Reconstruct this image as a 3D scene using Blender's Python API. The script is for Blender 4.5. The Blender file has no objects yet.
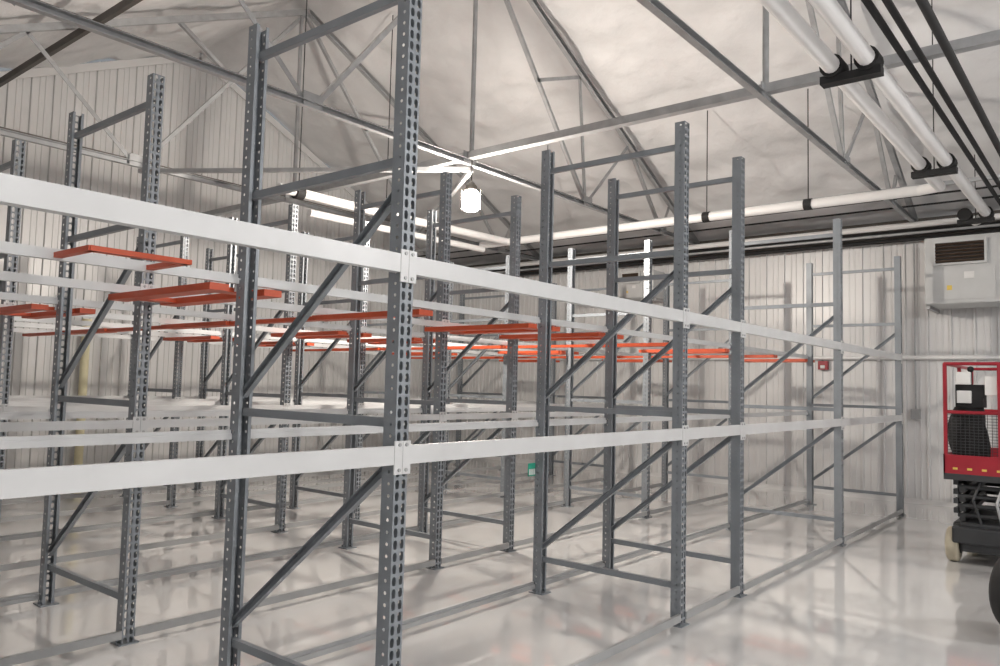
import bpy, math, random
from mathutils import Vector, Matrix, noise
random.seed(3)
S=bpy.context.scene
# ------------------------------------------------------------ materials
def mat(name,col,rough=.5,metal=0,var=0.0,scale=8,bump=0,bscale=40,emit=None,estr=0,coat=0):
    m=bpy.data.materials.new(name); m.use_nodes=True
    n=m.node_tree.nodes; l=m.node_tree.links; b=n['Principled BSDF']
    b.inputs['Base Color'].default_value=(*col,1); b.inputs['Roughness'].default_value=rough
    b.inputs['Metallic'].default_value=metal
    b.inputs['Coat Weight'].default_value=coat
    b.inputs['Coat Roughness'].default_value=.03
    tc=n.new('ShaderNodeTexCoord')
    if var>0:
        t=n.new('ShaderNodeTexNoise'); t.inputs['Scale'].default_value=scale; t.inputs['Detail'].default_value=4
        r=n.new('ShaderNodeValToRGB')
        r.color_ramp.elements[0].position=.3; r.color_ramp.elements[1].position=.7
        r.color_ramp.elements[0].color=(*[c*(1-var) for c in col],1)
        r.color_ramp.elements[1].color=(*[min(1,c*(1+var)) for c in col],1)
        l.new(tc.outputs['Object'],t.inputs['Vector']); l.new(t.outputs['Fac'],r.inputs['Fac']); l.new(r.outputs['Color'],b.inputs['Base Color'])
    if bump>0:
        t2=n.new('ShaderNodeTexNoise'); t2.inputs['Scale'].default_value=bscale; t2.inputs['Detail'].default_value=5
        bp=n.new('ShaderNodeBump'); bp.inputs['Strength'].default_value=bump; bp.inputs['Distance'].default_value=.05
        l.new(tc.outputs['Object'],t2.inputs['Vector']); l.new(t2.outputs['Fac'],bp.inputs['Height']); l.new(bp.outputs['Normal'],b.inputs['Normal'])
    if emit:
        b.inputs['Emission Color'].default_value=(*emit,1); b.inputs['Emission Strength'].default_value=estr
    return m
M_post=mat('grey_rack_paint',(.25,.275,.30),.42,.2,.10,5)
M_beam=mat('light_grey_beam_paint',(.64,.65,.655),.38,.05,.05,4)
M_fbeam=mat('dull_grey_floor_beam',(.40,.41,.415),.4,.2,.08,4)
M_orange=mat('orange_rack_paint',(.56,.085,.03),.45,0,.1,6)
M_floor=mat('white_epoxy_floor',(.74,.735,.725),.10,0,.03,1.2,.012,3,coat=.9)
M_wall=mat('white_ribbed_metal',(.68,.68,.68),.36,.05,.03,1.5)
M_ceil=mat('white_insulation_blanket',(.66,.66,.665),.42,0,.08,1.6,.9,2.4)
M_galv=mat('galvanised_steel',(.38,.39,.40),.42,.35,.12,9)
M_galvd=mat('dark_steel',(.10,.09,.08),.5,.3,.12,9)
M_pvc=mat('white_pipe_jacket',(.78,.78,.78),.35,0,.03,3)
M_black=mat('black_rubber',(.012,.012,.013),.75,0,.15,9)
M_red=mat('red_lift_paint',(.30,.014,.026),.4,0,.08,6)
M_grey=mat('heater_grey_enamel',(.52,.53,.53),.4,.1,.05,4)
M_brown=mat('louver_bronze',(.14,.10,.075),.4,.4,.1,6)
M_dk=mat('dark_grey_machine',(.04,.042,.045),.5,.2,.15,7)
M_cream=mat('cream_tyre',(.42,.38,.29),.6,0,.1,8)
M_strip=mat('cream_strip',(.80,.74,.50),.4,0,.05,8)  # colour of the added yellowish strip on the gable wall
M_white=mat('white_plastic',(.70,.70,.69),.4,0,.03,5)
M_green=mat('green_label',(.03,.36,.24),.4,0,.1,30)
M_yel=mat('yellow_tape',(.65,.48,.10),.4,0,.1,20)
M_lamp=mat('lamp_glass',(1,.9,.75),.3,emit=(1,.905,.80),estr=1130)
M_fill=mat('fill_lamp_glass',(1,.95,.9),.3,emit=(1,.97,.95),estr=560)  # glow of the added fill lamps out of view
# ------------------------------------------------------------ mesh builder
class MB:
    def __init__(s): s.v=[];s.f=[];s.m=[];s.sm=[]
    def add(s,vs,fs,mi=0,smooth=False):
        o=len(s.v); s.v+=[tuple(v) for v in vs]
        for f in fs: s.f.append([i+o for i in f]); s.m.append(mi); s.sm.append(smooth)
    def box(s,a,b,mi=0):
        x0,y0,z0=a;x1,y1,z1=b
        s.add([(x0,y0,z0),(x1,y0,z0),(x1,y1,z0),(x0,y1,z0),(x0,y0,z1),(x1,y0,z1),(x1,y1,z1),(x0,y1,z1)],
              [(3,2,1,0),(4,5,6,7),(0,1,5,4),(1,2,6,5),(2,3,7,6),(3,0,4,7)],mi)
    def prism(s,prof,p,q,up=(0,0,1),mi=0,smooth=False,caps=True):
        p=Vector(p);q=Vector(q);d=(q-p).normalized();up=Vector(up)
        if abs(d.dot(up))>.98: up=Vector((0,1,0))
        sx=d.cross(up).normalized(); uz=sx.cross(d).normalized()
        n=len(prof); vs=[p+sx*a+uz*b for a,b in prof]+[q+sx*a+uz*b for a,b in prof]
        s.add(vs,[(i,(i+1)%n,(i+1)%n+n,i+n) for i in range(n)],mi,smooth)
        if caps: s.add(vs,[tuple(range(n))[::-1],tuple(range(n,2*n))],mi)
    def bar(s,p,q,w,h,up=(0,0,1),mi=0):
        s.prism([(-w/2,-h/2),(w/2,-h/2),(w/2,h/2),(-w/2,h/2)],p,q,up,mi)
    def chan(s,p,q,w,h,t=.004,up=(0,0,1),mi=0):
        s.prism([(-w/2,-h/2),(w/2,-h/2),(w/2,-h/2+t),(-w/2+t,-h/2+t),(-w/2+t,h/2-t),(w/2,h/2-t),(w/2,h/2),(-w/2,h/2)],p,q,up,mi)
    def angle(s,p,q,w,t=.006,up=(0,0,1),mi=0):
        s.prism([(0,0),(w,0),(w,t),(t,t),(t,w),(0,w)],p,q,up,mi)
    def cyl(s,p,q,r,n=14,mi=0):
        c=[(math.cos(2*math.pi*i/n),math.sin(2*math.pi*i/n)) for i in range(n)]
        s.prism([(a*r,b*r) for a,b in c],p,q,(0,0,1),mi,True)
    def lathe(s,p,q,pr,n=20,mi=0):
        p=Vector(p);q=Vector(q);d=(q-p);dn=d.normalized();up=Vector((0,0,1))
        if abs(dn.dot(up))>.98: up=Vector((0,1,0))
        a=dn.cross(up).normalized();b=a.cross(dn)
        vs=[]
        for t,r in pr:
            for i in range(n):
                th=2*math.pi*i/n; vs.append(p+d*t+a*math.cos(th)*r+b*math.sin(th)*r)
        fs=[]
        for k in range(len(pr)-1):
            for i in range(n): fs.append((k*n+i,k*n+(i+1)%n,(k+1)*n+(i+1)%n,(k+1)*n+i))
        s.add(vs,fs,mi,True); s.add(vs,[tuple(range(n)),tuple(range(len(vs)-n,len(vs)))],mi)
    def sph(s,c,r,mi=0,n=12):
        pr=[(.5-.5*math.cos(math.pi*k/8),max(1e-4,r*math.sin(math.pi*k/8))) for k in range(9)]
        c=Vector(c); s.lathe(c-Vector((0,0,r)),c+Vector((0,0,r)),pr,n,mi)
    def path(s,pts,r,mi=0,n=14):
        for a,b in zip(pts,pts[1:]): s.cyl(a,b,r,n,mi)
        for p in pts[1:-1]: s.sph(p,r*1.02,mi,n)
    def obj(s,name,mats,parent=None,loc=None,bevel=0):
        me=bpy.data.meshes.new(name); me.from_pydata(s.v,[],s.f)
        for m in (mats if isinstance(mats,list) else [mats]): me.materials.append(m)
        me.polygons.foreach_set('material_index',s.m); me.polygons.foreach_set('use_smooth',s.sm); me.update()
        return link(me,name,parent,loc,bevel)
def link(me,name,parent=None,loc=None,bevel=0):
    o=bpy.data.objects.new(name,me); S.collection.objects.link(o)
    if parent:
        o.parent=parent
        if loc is not None: o.location=Vector(loc)-parent.location
        else: o.location=-parent.location
    elif loc is not None: o.location=loc
    if bevel:
        b=o.modifiers.new('bevel','BEVEL'); b.width=bevel; b.segments=2; b.limit_method='ANGLE'
    return o
def empty(name,loc=(0,0,0)):
    e=bpy.data.objects.new(name,None); e.empty_display_size=.2; e.location=loc; S.collection.objects.link(e); return e
# ------------------------------------------------------------ camera
eX=Vector((631,68,773)).normalized(); eY=Vector((-950,29,773)).normalized()
eZ=eX.cross(eY).normalized(); eY=eZ.cross(eX).normalized()
right=Vector((eX.x,eY.x,eZ.x)); down=Vector((eX.y,eY.y,eZ.y)); fwd=Vector((eX.z,eY.z,eZ.z))
CAM=Vector((0,0,1.6))
cam=bpy.data.objects.new('camera',bpy.data.cameras.new('camera')); S.collection.objects.link(cam)
mw=Matrix.Identity(4)
for i in range(3): mw[i][0]=right[i]; mw[i][1]=-down[i]; mw[i][2]=-fwd[i]; mw[i][3]=CAM[i]
cam.matrix_world=mw; cam.data.sensor_width=36; cam.data.lens=27.83; cam.data.clip_start=.05
S.camera=cam
# ------------------------------------------------------------ room
XL,XR,YB,YG=-2.2,13.0,-5.0,12.5
RX,RZ=6.8,7.276
def roof(x): return RZ-.48*(x-RX) if x>RX else RZ-.45*(RX-x)
mb=MB(); mb.box((XL,YB,-.15),(XR,YG,0)); mb.obj('floor',M_floor)
def ribbed(name,p0,p1,nrm,top):
    p0=Vector(p0);p1=Vector(p1);L=(p1-p0).length;d=(p1-p0).normalized();nrm=Vector(nrm)
    us=[];u=0
    while u<L:
        for a,o in ((0,0),(.010,.032),(.036,.032),(.046,0),(.115,0),(.121,.009),(.135,.009),(.141,0),(.195,0),(.201,.009),(.215,.009),(.221,0)):
            if u+a<L: us.append((u+a,o))
        u+=.305
    us.append((L,0))
    if abs(d.x)>.5:
        ur=abs(RX-p0.x); us.append((ur,0)); us.sort()
    vs=[];
    for u,o in us:
        q=p0+d*u+nrm*o; vs+= [(q.x,q.y,0),(q.x,q.y,top(q.x))]
    m=MB(); m.add(vs,[(2*i,2*i+2,2*i+3,2*i+1) for i in range(len(us)-1)]); m.obj(name,M_wall)
ribbed('wall_right',(XR,YB,0),(XR,YG,0),(-1,0,0),lambda x:roof(XR))
ribbed('wall_left',(XL,YB,0),(XL,YG,0),(1,0,0),lambda x:roof(XL))
ribbed('wall_back',(XL,YG,0),(XR,YG,0),(0,-1,0),roof)
ribbed('wall_front',(XL,YB,0),(XR,YB,0),(0,1,0),roof)
vs=[];fs=[];nx,ny=260,260
for i in range(nx+1):
    x=XL+(XR-XL)*i/nx
    for j in range(ny+1):
        y=YB+(YG-YB)*j/ny
        sag=.045*abs(math.sin(math.pi*(x-RX)/1.55))**.5
        nz=.08*noise.noise(Vector((x*.7,y*.5,0)))+.06*noise.noise(Vector((x*1.9,y*1.5,5)))+.05*abs(noise.noise(Vector((x*3.0,y*2.2,9))))
        vs.append((x,y,roof(x)+.05-sag+nz if 0<i<nx else roof(x)))
for i in range(nx):
    for j in range(ny):
        a=i*(ny+1)+j; fs.append((a,a+1,a+ny+2,a+ny+1))
mb=MB(); mb.add(vs,fs,0,True); mb.obj('ceiling',M_ceil)
mb=MB(); mb.box((XR-.06,YB,4.0),(XR-.033,YG,4.28)); mb.box((XR-.16,YB,4.20),(XR-.06,YG,4.26)); mb.obj('trim_1',M_galvd)
mb=MB(); mb.bar((RX,YG-.05,RZ-.08),(XR,YG-.05,roof(XR)-.08),.03,.12); mb.bar((RX,YG-.05,RZ-.08),(XL,YG-.05,roof(XL)-.08),.03,.12); mb.obj('trim_2',M_wall)
mb=MB(); mb.box((XR-.05,YB,0),(XR-.033,YG,.07)); mb.obj('baseboard_right',M_wall)
mb=MB(); mb.box((XL,YG-.05,0),(XR,YG-.033,.07)); mb.obj('baseboard_back',M_wall)
# ------------------------------------------------------------ roof trusses
CZ=4.2
def truss(y):
    m=MB()
    m.chan((-.6,y,CZ),(XR-.17,y,CZ),.06,.065,.006,mi=0)
    for x0,x1 in ((RX,XR-.17),(RX,XL+.1)):
        m.chan((x0,y,roof(x0)-.18),(x1,y,roof(x1)-.18),.07,.08,.006)
    def T(x): return (x,y+.02,roof(x)-.18)
    def B(x): return (x,y+.02,CZ)
    for a,b in ((T(6.75),B(9.2)),(T(6.75),B(4.4)),(B(9.2),T(10.4)),(T(10.4),B(11.5)),(B(4.4),T(3.1)),(T(3.1),B(1.9)),(T(9.0),((7.95),y+.02,5.65)),(B(9.2),T(9.0)),(B(11.5),T(11.8)),
                (T(4.8),(5.6,y+.02,5.7)),(B(1.9),T(1.2))):
        m.angle(a,b,.05,.006,up=(0,1,0))
    m.cyl(B(6.7),T(6.7),.028,10)
    for x in (9.2,4.4,6.65,11.5): m.box((x-.11,y-.005,CZ-.03),(x+.11,y+.006,CZ+.12))
    # cable conduit clipped to the chord
    m.cyl((1.0,y+.05,CZ+.06),(XR-.3,y+.05,CZ+.06),.012,8,1)
    m.obj('roof_truss',[M_galv,M_galvd])
for y in (-1.0,2.45,5.95,9.4): truss(y)
m=MB()
m.chan((6.65,YB+.1,CZ+.08),(6.65,YG-.1,CZ+.08),.09,.08,.006); m.obj('ridge_brace_channel',M_galv)
m=MB()
m.bar((3.6,YB+.1,roof(3.6)-.30),(3.6,YG-.1,roof(3.6)-.30),.05,.09)
m.obj('purlin_beam',M_galvd)
m=MB(); m.bar((10.9,YB+.1,CZ+.07),(10.9,YG-.1,CZ+.07),.04,.05)
m.cyl((11.4,YB+.1,CZ+.07),(11.4,YG-.1,CZ+.07),.014,8,1); m.cyl((11.9,YB+.1,CZ+.05),(11.9,YG-.1,CZ+.05),.014,8,1)
m.obj('eave_brace_bar',[M_galv,M_black])
m=MB()
m.angle((6.65,5.95,CZ-.1),(9.2,9.4,CZ-.1),.05); m.angle((6.65,5.95,CZ-.1),(4.4,9.4,CZ-.1),.05)
m.obj('cross_bracing',M_galv)
# ------------------------------------------------------------ racks
PH=3.5; PW=.038; PD=.076
def post_mesh():
    m=MB(); pitch=.05; N=int(PH/pitch)
    tear=[(-.0085,-.019),(0,-.021),(.0085,-.019),(.0112,.001),(.0085,.014),(0,.018),(-.0085,.014),(-.0112,.001)]
    rnd=[(-.0055,-.0055),(0,-.0075),(.0055,-.0055),(.0075,0),(.0055,.0055),(0,.0075),(-.0055,.0055),(-.0075,0)]
    def cell(fn,u0,u1,z0,z1,hole,cu):
        cz=(z0+z1)/2; um=(u0+u1)/2
        out=[(u0,z0),(um,z0),(u1,z0),(u1,cz),(u1,z1),(um,z1),(u0,z1),(u0,cz)]
        vs=[fn(a,b) for a,b in out]+[fn(cu+a,cz+b) for a,b in hole]
        m.add(vs,[(i,(i+1)%8,(i+1)%8+8,i+8) for i in range(8)])
    for k in range(N):
        z0=k*pitch;z1=z0+pitch
        F=lambda u,z:(u,0,z)
        cell(F,-PW,0,z0,z1,tear,-.0185); cell(F,0,PW,z0,z1,tear,.0185)
        cell(lambda u,z:(-PW,PD-u,z),0,PD,z0,z1,rnd,.045); cell(lambda u,z:(PW,u,z),0,PD,z0,z1,rnd,.031)
    m.box((-PW,PD-.003,0),(-PW+.018,PD,PH)); m.box((PW-.018,PD-.003,0),(PW,PD,PH))
    m.box((-.06,-.02,0),(.06,.11,.008)); m.cyl((-.045,.045,.008),(-.045,.045,.03),.009,8); m.cyl((.045,.045,.008),(.045,.045,.03),.009,8)
    me=bpy.data.meshes.new('upright_post'); me.from_pydata(m.v,[],m.f); me.materials.append(M_post); me.update(); return me
PM=post_mesh()
COL=[-.40,2.30,4.985,6.01,8.76,11.57]
ROWS=[2.40,4.70,6.97,9.24]; FD=1.25
HZ=[(.26),(1.43),(2.57),(3.33)]
BZ=[2.15,1.336,.085]
for ri,Y0 in enumerate(ROWS):
    root=empty('pallet_rack',(COL[0],Y0,0)); Y1=Y0+FD
    br=MB()
    for x in COL:
        a=link(PM,'upright_post',root,(x,Y0,0)); b=link(PM,'upright_post',root,(x,Y1,0)); b.rotation_euler=(0,0,math.pi)
        for z in HZ: br.chan((x,Y0+.05,z),(x,Y1-.05,z),.03,.04,.004)
        br.chan((x-.004,Y1-.06,.35),(x-.004,Y0+.06,1.25),.03,.04,.004)
        br.chan((x-.004,Y1-.06,1.52),(x-.004,Y0+.06,2.44),.03,.04,.004)
    br.obj('frame_braces',M_post,root)
    bm_=MB()
    for (yy,sg) in ((Y0,-1),(Y1,1)):
        front=(ri==0 and sg<0)
        for z in BZ:
            if z<.2: h=.05; dp=.03; st=.02
            elif front: h=.079; dp=.04; st=.028
            else: h=.050; dp=.026; st=.02
            mi=1 if z<.2 else 0
            for x0,x1 in zip(COL,COL[1:]):
                ya=yy+sg*.006; yb=yy-sg*dp
                prof=[(ya,z-h),(yb,z-h),(yb,z-st),(yy-sg*.016,z-st),(yy-sg*.016,z),(ya,z)]
                vs=[(x0+.04,p,q) for p,q in prof]+[(x1-.04,p,q) for p,q in prof]; n=6
                bm_.add(vs,[(i,(i+1)%n,(i+1)%n+n,i+n) for i in range(n)]+[tuple(range(n)),tuple(range(n,2*n))],mi)
                if z>.2:
                    for xx,s2 in ((x0,1),(x1,-1)):
                        xa,xb=sorted((xx+s2*.001,xx+s2*.046)); y_a,y_b=sorted((yy+sg*.002,yy+sg*.009))
                        zl=z-.12 if front else z-.09
                        bm_.box((xa,y_a,zl),(xb,y_b,z+.02))
                        bm_.cyl((xx+s2*.02,yy+sg*.009,z+.004),(xx+s2*.02,yy+sg*.014,z+.004),.008,8,1)
                        bm_.cyl((xx+s2*.02,yy+sg*.009,zl+.018),(xx+s2*.02,yy+sg*.014,zl+.018),.008,8,1)
    bm_.obj('load_beams',[M_beam,M_fbeam],root)
    OZ=2.07
    if ri<3:
        o=MB(); ya=Y1; yb=ROWS[ri+1]
        for x in COL[1:]:
            for dx in (-.16,.16): o.bar((x+dx,ya-.04,OZ),(x+dx,yb+.04,OZ),.11,.036)
            for yy in (ya+.1,yb-.1): o.bar((x-.16,yy,OZ+.002),(x+.16,yy,OZ+.002),.11,.025)
        for x0,x1 in zip(COL,COL[1:]):
            if x1-x0>2:
                for t in (.5,):
                    x=x0+(x1-x0)*t; o.bar((x,ya-.04,OZ),(x,yb+.04,OZ),.13,.036)
        o.obj('orange_row_spacers',M_orange,root)
    o=MB()
    if ri!=0:
        for x0,x1 in zip(COL,COL[1:]):
            if x1-x0>2:
                for t in (.5,):
                    x=x0+(x1-x0)*t
                    o.bar((x,Y0+.05,OZ),(x,Y1-.05,OZ),.08,.03)
    else:
        z=2.12
        o.bar((1.36,3.3,z),(1.80,3.3,z),.05,.022)
        for x in (1.37,1.78): o.bar((x,3.28,z),(x,Y1-.02,z),.035,.022)
    o.obj('orange_pallet_supports',M_orange,root)
    if ri==0:
        g=MB(); xx=4.985
        g.box((xx-.13,Y1-.005,.90),(xx-.04,Y1+.0,1.0)); 
        for k in range(3): g.box((xx-.122+k*.028,Y1-.008,.91),(xx-.102+k*.028,Y1-.005,.955),1)
        g.obj('green_safety_tag',[M_green,M_white],root)
# ------------------------------------------------------------ pendant lamp, added fill lamps
def lamp(x,y,m_,top):
    r=empty('pendant_or_fill_lamp',(x,y,3.67))
    m=MB(); m.lathe((x,y,3.60),(x,y,3.84),[(0,.04),(.04,.075),(.15,.095),(.8,.095),(.95,.075),(1,.05)],24); m.obj('glass_globe',m_,r)
    m=MB(); m.lathe((x,y,3.84),(x,y,3.95),[(0,.07),(.5,.065),(.8,.04),(1,.02)],20); m.cyl((x,y,3.95),(x,y,top),.008,8)
    for k in range(6):
        a=k*math.pi/3; c,s=math.cos(a)*.11,math.sin(a)*.11
        m.cyl((x+c,y+s,3.62),(x+c,y+s,3.85),.003,6)
    m.obj('cap_and_cage',M_galvd,r)
lamp(6.60,5.87,M_lamp,4.2)
for x,y in ((1.0,-2.2),(6.65,-3.0)): lamp(x,y,M_fill,4.2)  # unseen fill lamps added behind the camera to brighten the room
# ------------------------------------------------------------ ceiling pipes
r=empty('heating_pipes',(5,1.6,4))
m=MB()
m.path([(-1.5,1.66,4.02),(10.0,1.66,4.02),(10.2,1.9,4.05),(10.2,8.8,4.05)],.062)
m.path([(-1.5,1.42,4.02),(11.9,1.42,4.02),(12.2,1.6,4.0)],.062)
m.path([(10.2,8.2,4.05),(7.4,8.2,4.0),(6.4,8.2,4.0),(5.6,8.2,4.0)],.06)
m.path([(9.9,8.5,3.9),(6.3,8.5,3.85)],.05)
m.obj('white_pipes',M_pvc,r)
m=MB()
for y,z,rr in ((1.22,4.05,.024),(1.12,4.05,.024),(.93,4.0,.03)): m.cyl((-1.5,y,z),(12.35,y,z),rr,10)
m.obj('black_conduits',M_black,r)
m=MB()
for x in (2.8,5.9,9.0,11.8):
    m.bar((x,1.33,3.93),(x,1.75,3.93),.10,.06)
    m.cyl((x,1.54,3.93),(x,1.54,roof(x)-.05),.006,6)
    for y in (1.66,1.42): m.cyl((x-.08,y,4.02),(x+.08,y,4.02),.085,16)
for y in (3.2,4.6,7.4): m.cyl((10.2,y-.05,4.05),(10.2,y+.05,4.05),.075,14); m.cyl((10.2,y,4.05),(10.2,y,roof(10.2)-.05),.007,6)
for x in (5.9,7.4): m.cyl((x-.06,8.2,4.0),(x+.06,8.2,4.0),.09,14); m.cyl((x,8.2,4.0),(x,8.2,roof(x)-.05),.007,6)
m.obj('black_clamps_and_hangers',M_black,r)
m=MB(); m.cyl((12.76,-4,4.04),(12.76,12.2,4.04),.045,10,1); m.cyl((12.72,-4,3.93),(12.72,12.2,3.93),.03,10,1); m.cyl((12.6,-4,4.12),(12.6,12.2,4.12),.045,12,2)
m.cyl((12.6,-4,4.0),(12.6,12.2,4.0),.02,10,0)
m.obj('eave_pipe_run',[M_galv,M_black,M_pvc])
m=MB(); m.cyl((12.9,-4,2.17),(12.9,12.3,2.17),.03,12)
for y in range(-3,12,2): m.box((12.9,y-.02,2.12),(12.985,y+.02,2.22))
m.obj('wall_pipe',M_pvc)
m=MB(); m.cyl((5.15,12.38,0),(5.15,12.38,2.4),.06,16); m.cyl((5.15,12.38,2.4),(5.15,12.38,2.46),.07,16)  # added cream cylinder standing in for a yellowish bright strip on the wall
m.box((5.07,12.38,1.2),(5.23,12.46,1.24)); m.obj('yellowish_strip_stand_in',M_strip)
m=MB(); m.box((12.89,3.75,1.98),(12.965,3.9,2.12)); m.box((12.88,3.79,2.0),(12.89,3.86,2.05),1); m.obj('fire_alarm_box',[M_red,M_white],bevel=.006)
# ------------------------------------------------------------ unit heaters
def heater(x0,y0,y1,z0,z1):
    r=empty('unit_heater',(x0,y0,z0)); x1=XR-.12
    m=MB(); m.box((x0,y0,z0),(x1,y1,z1)); m.obj('casing',M_grey,r,bevel=.02)
    m=MB(); w=y1-y0; h=z1-z0
    ya,yb=y0+w*.40,y1-w*.12; za,zb=z0+h*.60,z0+h*.90
    m.box((x0-.015,ya,za),(x0-.002,yb,zb),1)
    m.box((x0-.05,ya-.03,za-.03),(x0-.004,ya,zb+.03),0);m.box((x0-.05,yb,za-.03),(x0-.004,yb+.03,zb+.03),0)
    m.box((x0-.05,ya,za-.03),(x0-.004,yb,za),0);m.box((x0-.05,ya,zb),(x0-.004,yb,zb+.03),0)
    for k in range(6):
        z=za+(k+.5)*(zb-za)/6; m.bar((x0-.035,ya,z),(x0-.035,yb,z),.045,.006,up=(.5,0,1),mi=2)
    m.box((x0-.014,y0+w*.3,z0+h*.06),(x0-.003,y1-w*.06,z0+h*.52),0)
    m.box((x0-.014,y0+w*.04,z0+h*.06),(x0-.003,y0+w*.27,z0+h*.93),0)
    m.box((x0-.018,y0+w*.5,z0+h*.36),(x0-.014,y0+w*.60,z0+h*.46),3); m.box((x0-.018,y0+w*.72,z0+h*.2),(x0-.014,y0+w*.77,z0+h*.27),4)
    m.obj('louvers_and_panel',[M_grey,M_black,M_brown,M_white,M_yel],r)
    m=MB()
    m.box((x0+.1,y0,z0-.05),(x1+.1,y0+.05,z0)); m.box((x0+.1,y1-.05,z0-.05),(x1+.1,y1,z0)); m.obj('mounting_bracket',M_galv,r)
heater(12.15,1.0,2.22,2.88,3.82)
heater(12.4,6.6,7.3,3.25,3.75)
m=MB(); m.path([(12.85,.85,3.85),(12.85,.85,2.8),(12.95,.85,2.8)],.015); m.path([(12.94,2.5,3.9),(12.94,2.5,1.4)],.012); m.box((12.89,2.44,1.25),(12.965,2.56,1.4)); m.obj('wall_conduit',M_galv)
# ------------------------------------------------------------ scissor lift
r=empty('scissor_lift',(9.35,1.08,0))
x0,x1,y0,y1=8.62,10.3,.66,1.43
m=MB(); m.box((x0+.05,y0+.12,.12),(x1-.05,y1-.12,.40)); m.box((x0+.0,y0+.06,.20),(x0+.25,y1-.06,.36)); m.box((x0+.45,y0,.10),(x1-.45,y1,.34)); m.obj('chassis',M_dk,r,bevel=.02)
m=MB()
for xx in (x0+.18,x1-.22):
    for ya,yb in ((y0-.005,y0+.11),(y1-.11,y1+.005)):
        m.lathe((xx,ya,.165),(xx,yb,.165),[(0,.13),(.08,.155),(.2,.165),(.8,.165),(.92,.155),(1,.13)],28,0)
        m.lathe((xx,ya-.012,.165),(xx,yb+.012,.165),[(0,.03),(.03,.085),(.97,.085),(1,.03)],20,1)
m.obj('wheels',[M_cream,M_dk],r)
m=MB()
for k in range(4):
    z=.43+k*.09
    for yy in (y0+.14,y1-.14):
        m.bar((x0+.1,yy,z),(x1-.1,yy,z+.07),.05,.05,mi=0); m.bar((x0+.1,yy+.055,z+.07),(x1-.1,yy+.055,z),.04,.05,mi=0)
    for xx in (x0+.12,x1-.12): m.cyl((xx,y0+.1,z+.03),(xx,y1-.1,z+.03),.022,10,0)
m.path([(x0+.06,y0+.3,.4),(x0+.04,y0+.34,.6),(x0+.08,y0+.28,.8)],.014,1); m.path([(x0+.06,y1-.3,.4),(x0+.03,y1-.24,.62),(x0+.08,y1-.3,.8)],.012,0)
m.obj('scissor_arms',[M_dk,M_galv],r)
m=MB(); m.box((x0,y0,.80),(x1,y1,.86),1)
for a,b in (((x0,y0,.86),(x0+.015,y1,1.04)),((x0,y0,.86),(x1,y0+.015,1.04)),((x0,y1-.015,.86),(x1,y1,1.04)),((x1-.015,y0,.86),(x1,y1,1.04))): m.box(a,b,0)
R=.017
for z in (1.45,1.92):
    m.path([(x0+.02,y0+.02,z),(x1-.02,y0+.02,z),(x1-.02,y1-.02,z),(x0+.02,y1-.02,z),(x0+.02,y0+.02,z)],R)
for xx,yy in ((x0+.02,y0+.02),(x0+.02,y1-.02),(x1-.02,y0+.02),(x1-.02,y1-.02),((x0+x1)/2,y0+.02),((x0+x1)/2,y1-.02),(x0+.02,y0+.3)):
    m.bar((xx,yy,.86),(xx,yy,1.92),.032,.032)
for k in range(14):
    z=1.06+k*.028; m.cyl((x0+.02,y0+.02,z),(x0+.02,y1-.02,z),.0025,5,1)
for k in range(20):
    y=y0+.03+k*.037; m.cyl((x0+.02,y,1.04),(x0+.02,y,1.44),.0025,5,1)
for k in range(6): m.box((x0-.004,y0+.05+k*.12,.9),(x0-.001,y0+.09+k*.12,.92),2)
m.obj('platform_and_rails',[M_red,M_dk,M_yel],r)
m=MB(); m.box((x0+.06,y1-.34,1.5),(x0+.24,y1-.1,1.72),0); m.cyl((x0+.15,y1-.22,1.72),(x0+.15,y1-.22,1.86),.015,8,0); m.sph((x0+.15,y1-.22,1.87),.03,0)
m.box((x0-.01,y1-.24,1.72),(x0+.04,y1-.12,1.84),1); m.box((x0+.0,y1-.24,1.54),(x0+.055,y1-.12,1.66),1)
m.box((x0+.03,y0+.25,1.62),(x0+.2,y0+.42,1.8),1)
m.obj('control_box',[M_black,M_white,M_red],r,bevel=.01)
vs=[];n=14;k=12
for j in range(k+1):
    t=j/k; z=1.5-.5*t; w=.12+.05*math.sin(t*2.6)
    for i in range(n):
        a=2*math.pi*i/n; q=1+.14*math.sin(3*a+5*t)
        vs.append((x0+.14+.07*math.sin(a)*q,y1-.2+w*math.cos(a)*q,z))
m=MB(); m.add(vs,[(j*n+i,j*n+(i+1)%n,(j+1)*n+(i+1)%n,(j+1)*n+i) for j in range(k) for i in range(n)]+[tuple(range(n)),tuple(range(k*n,k*n+n))],0,True)
m.obj('hanging_jacket',M_black,r)
# tyre at right
c=Vector((6.30,.53,.32))
r=empty('rubber_tire',c)
m=MB(); ax=Vector((.55,.83,0)).normalized()
m.lathe(c-ax*.1,c+ax*.1,[(0,.17),(.02,.25),(.12,.3),(.3,.32),(.7,.32),(.88,.3),(.98,.25),(1,.17)],40); m.obj('tread',M_black,r)
m=MB(); m.lathe(c-ax*.09,c+ax*.09,[(-.1,.04),(-.08,.12),(.0,.16),(1,.16),(1.08,.12),(1.1,.04)],28)
for k in range(5):
    a=k*2*math.pi/5; u=Vector((-ax.y,ax.x,0))*math.cos(a)*.09+Vector((0,0,1))*math.sin(a)*.09
    m.cyl(c+u-ax*.115,c+u+ax*.115,.012,8)
m.obj('rim',M_grey,r)
# ------------------------------------------------------------ world / view
w=bpy.data.worlds.new('world'); S.world=w; w.use_nodes=True
w.node_tree.nodes['Background'].inputs[0].default_value=(.8,.85,.9,1); w.node_tree.nodes['Background'].inputs[1].default_value=.3
S.view_settings.view_transform='Standard'; S.view_settings.look='None'; S.view_settings.exposure=0
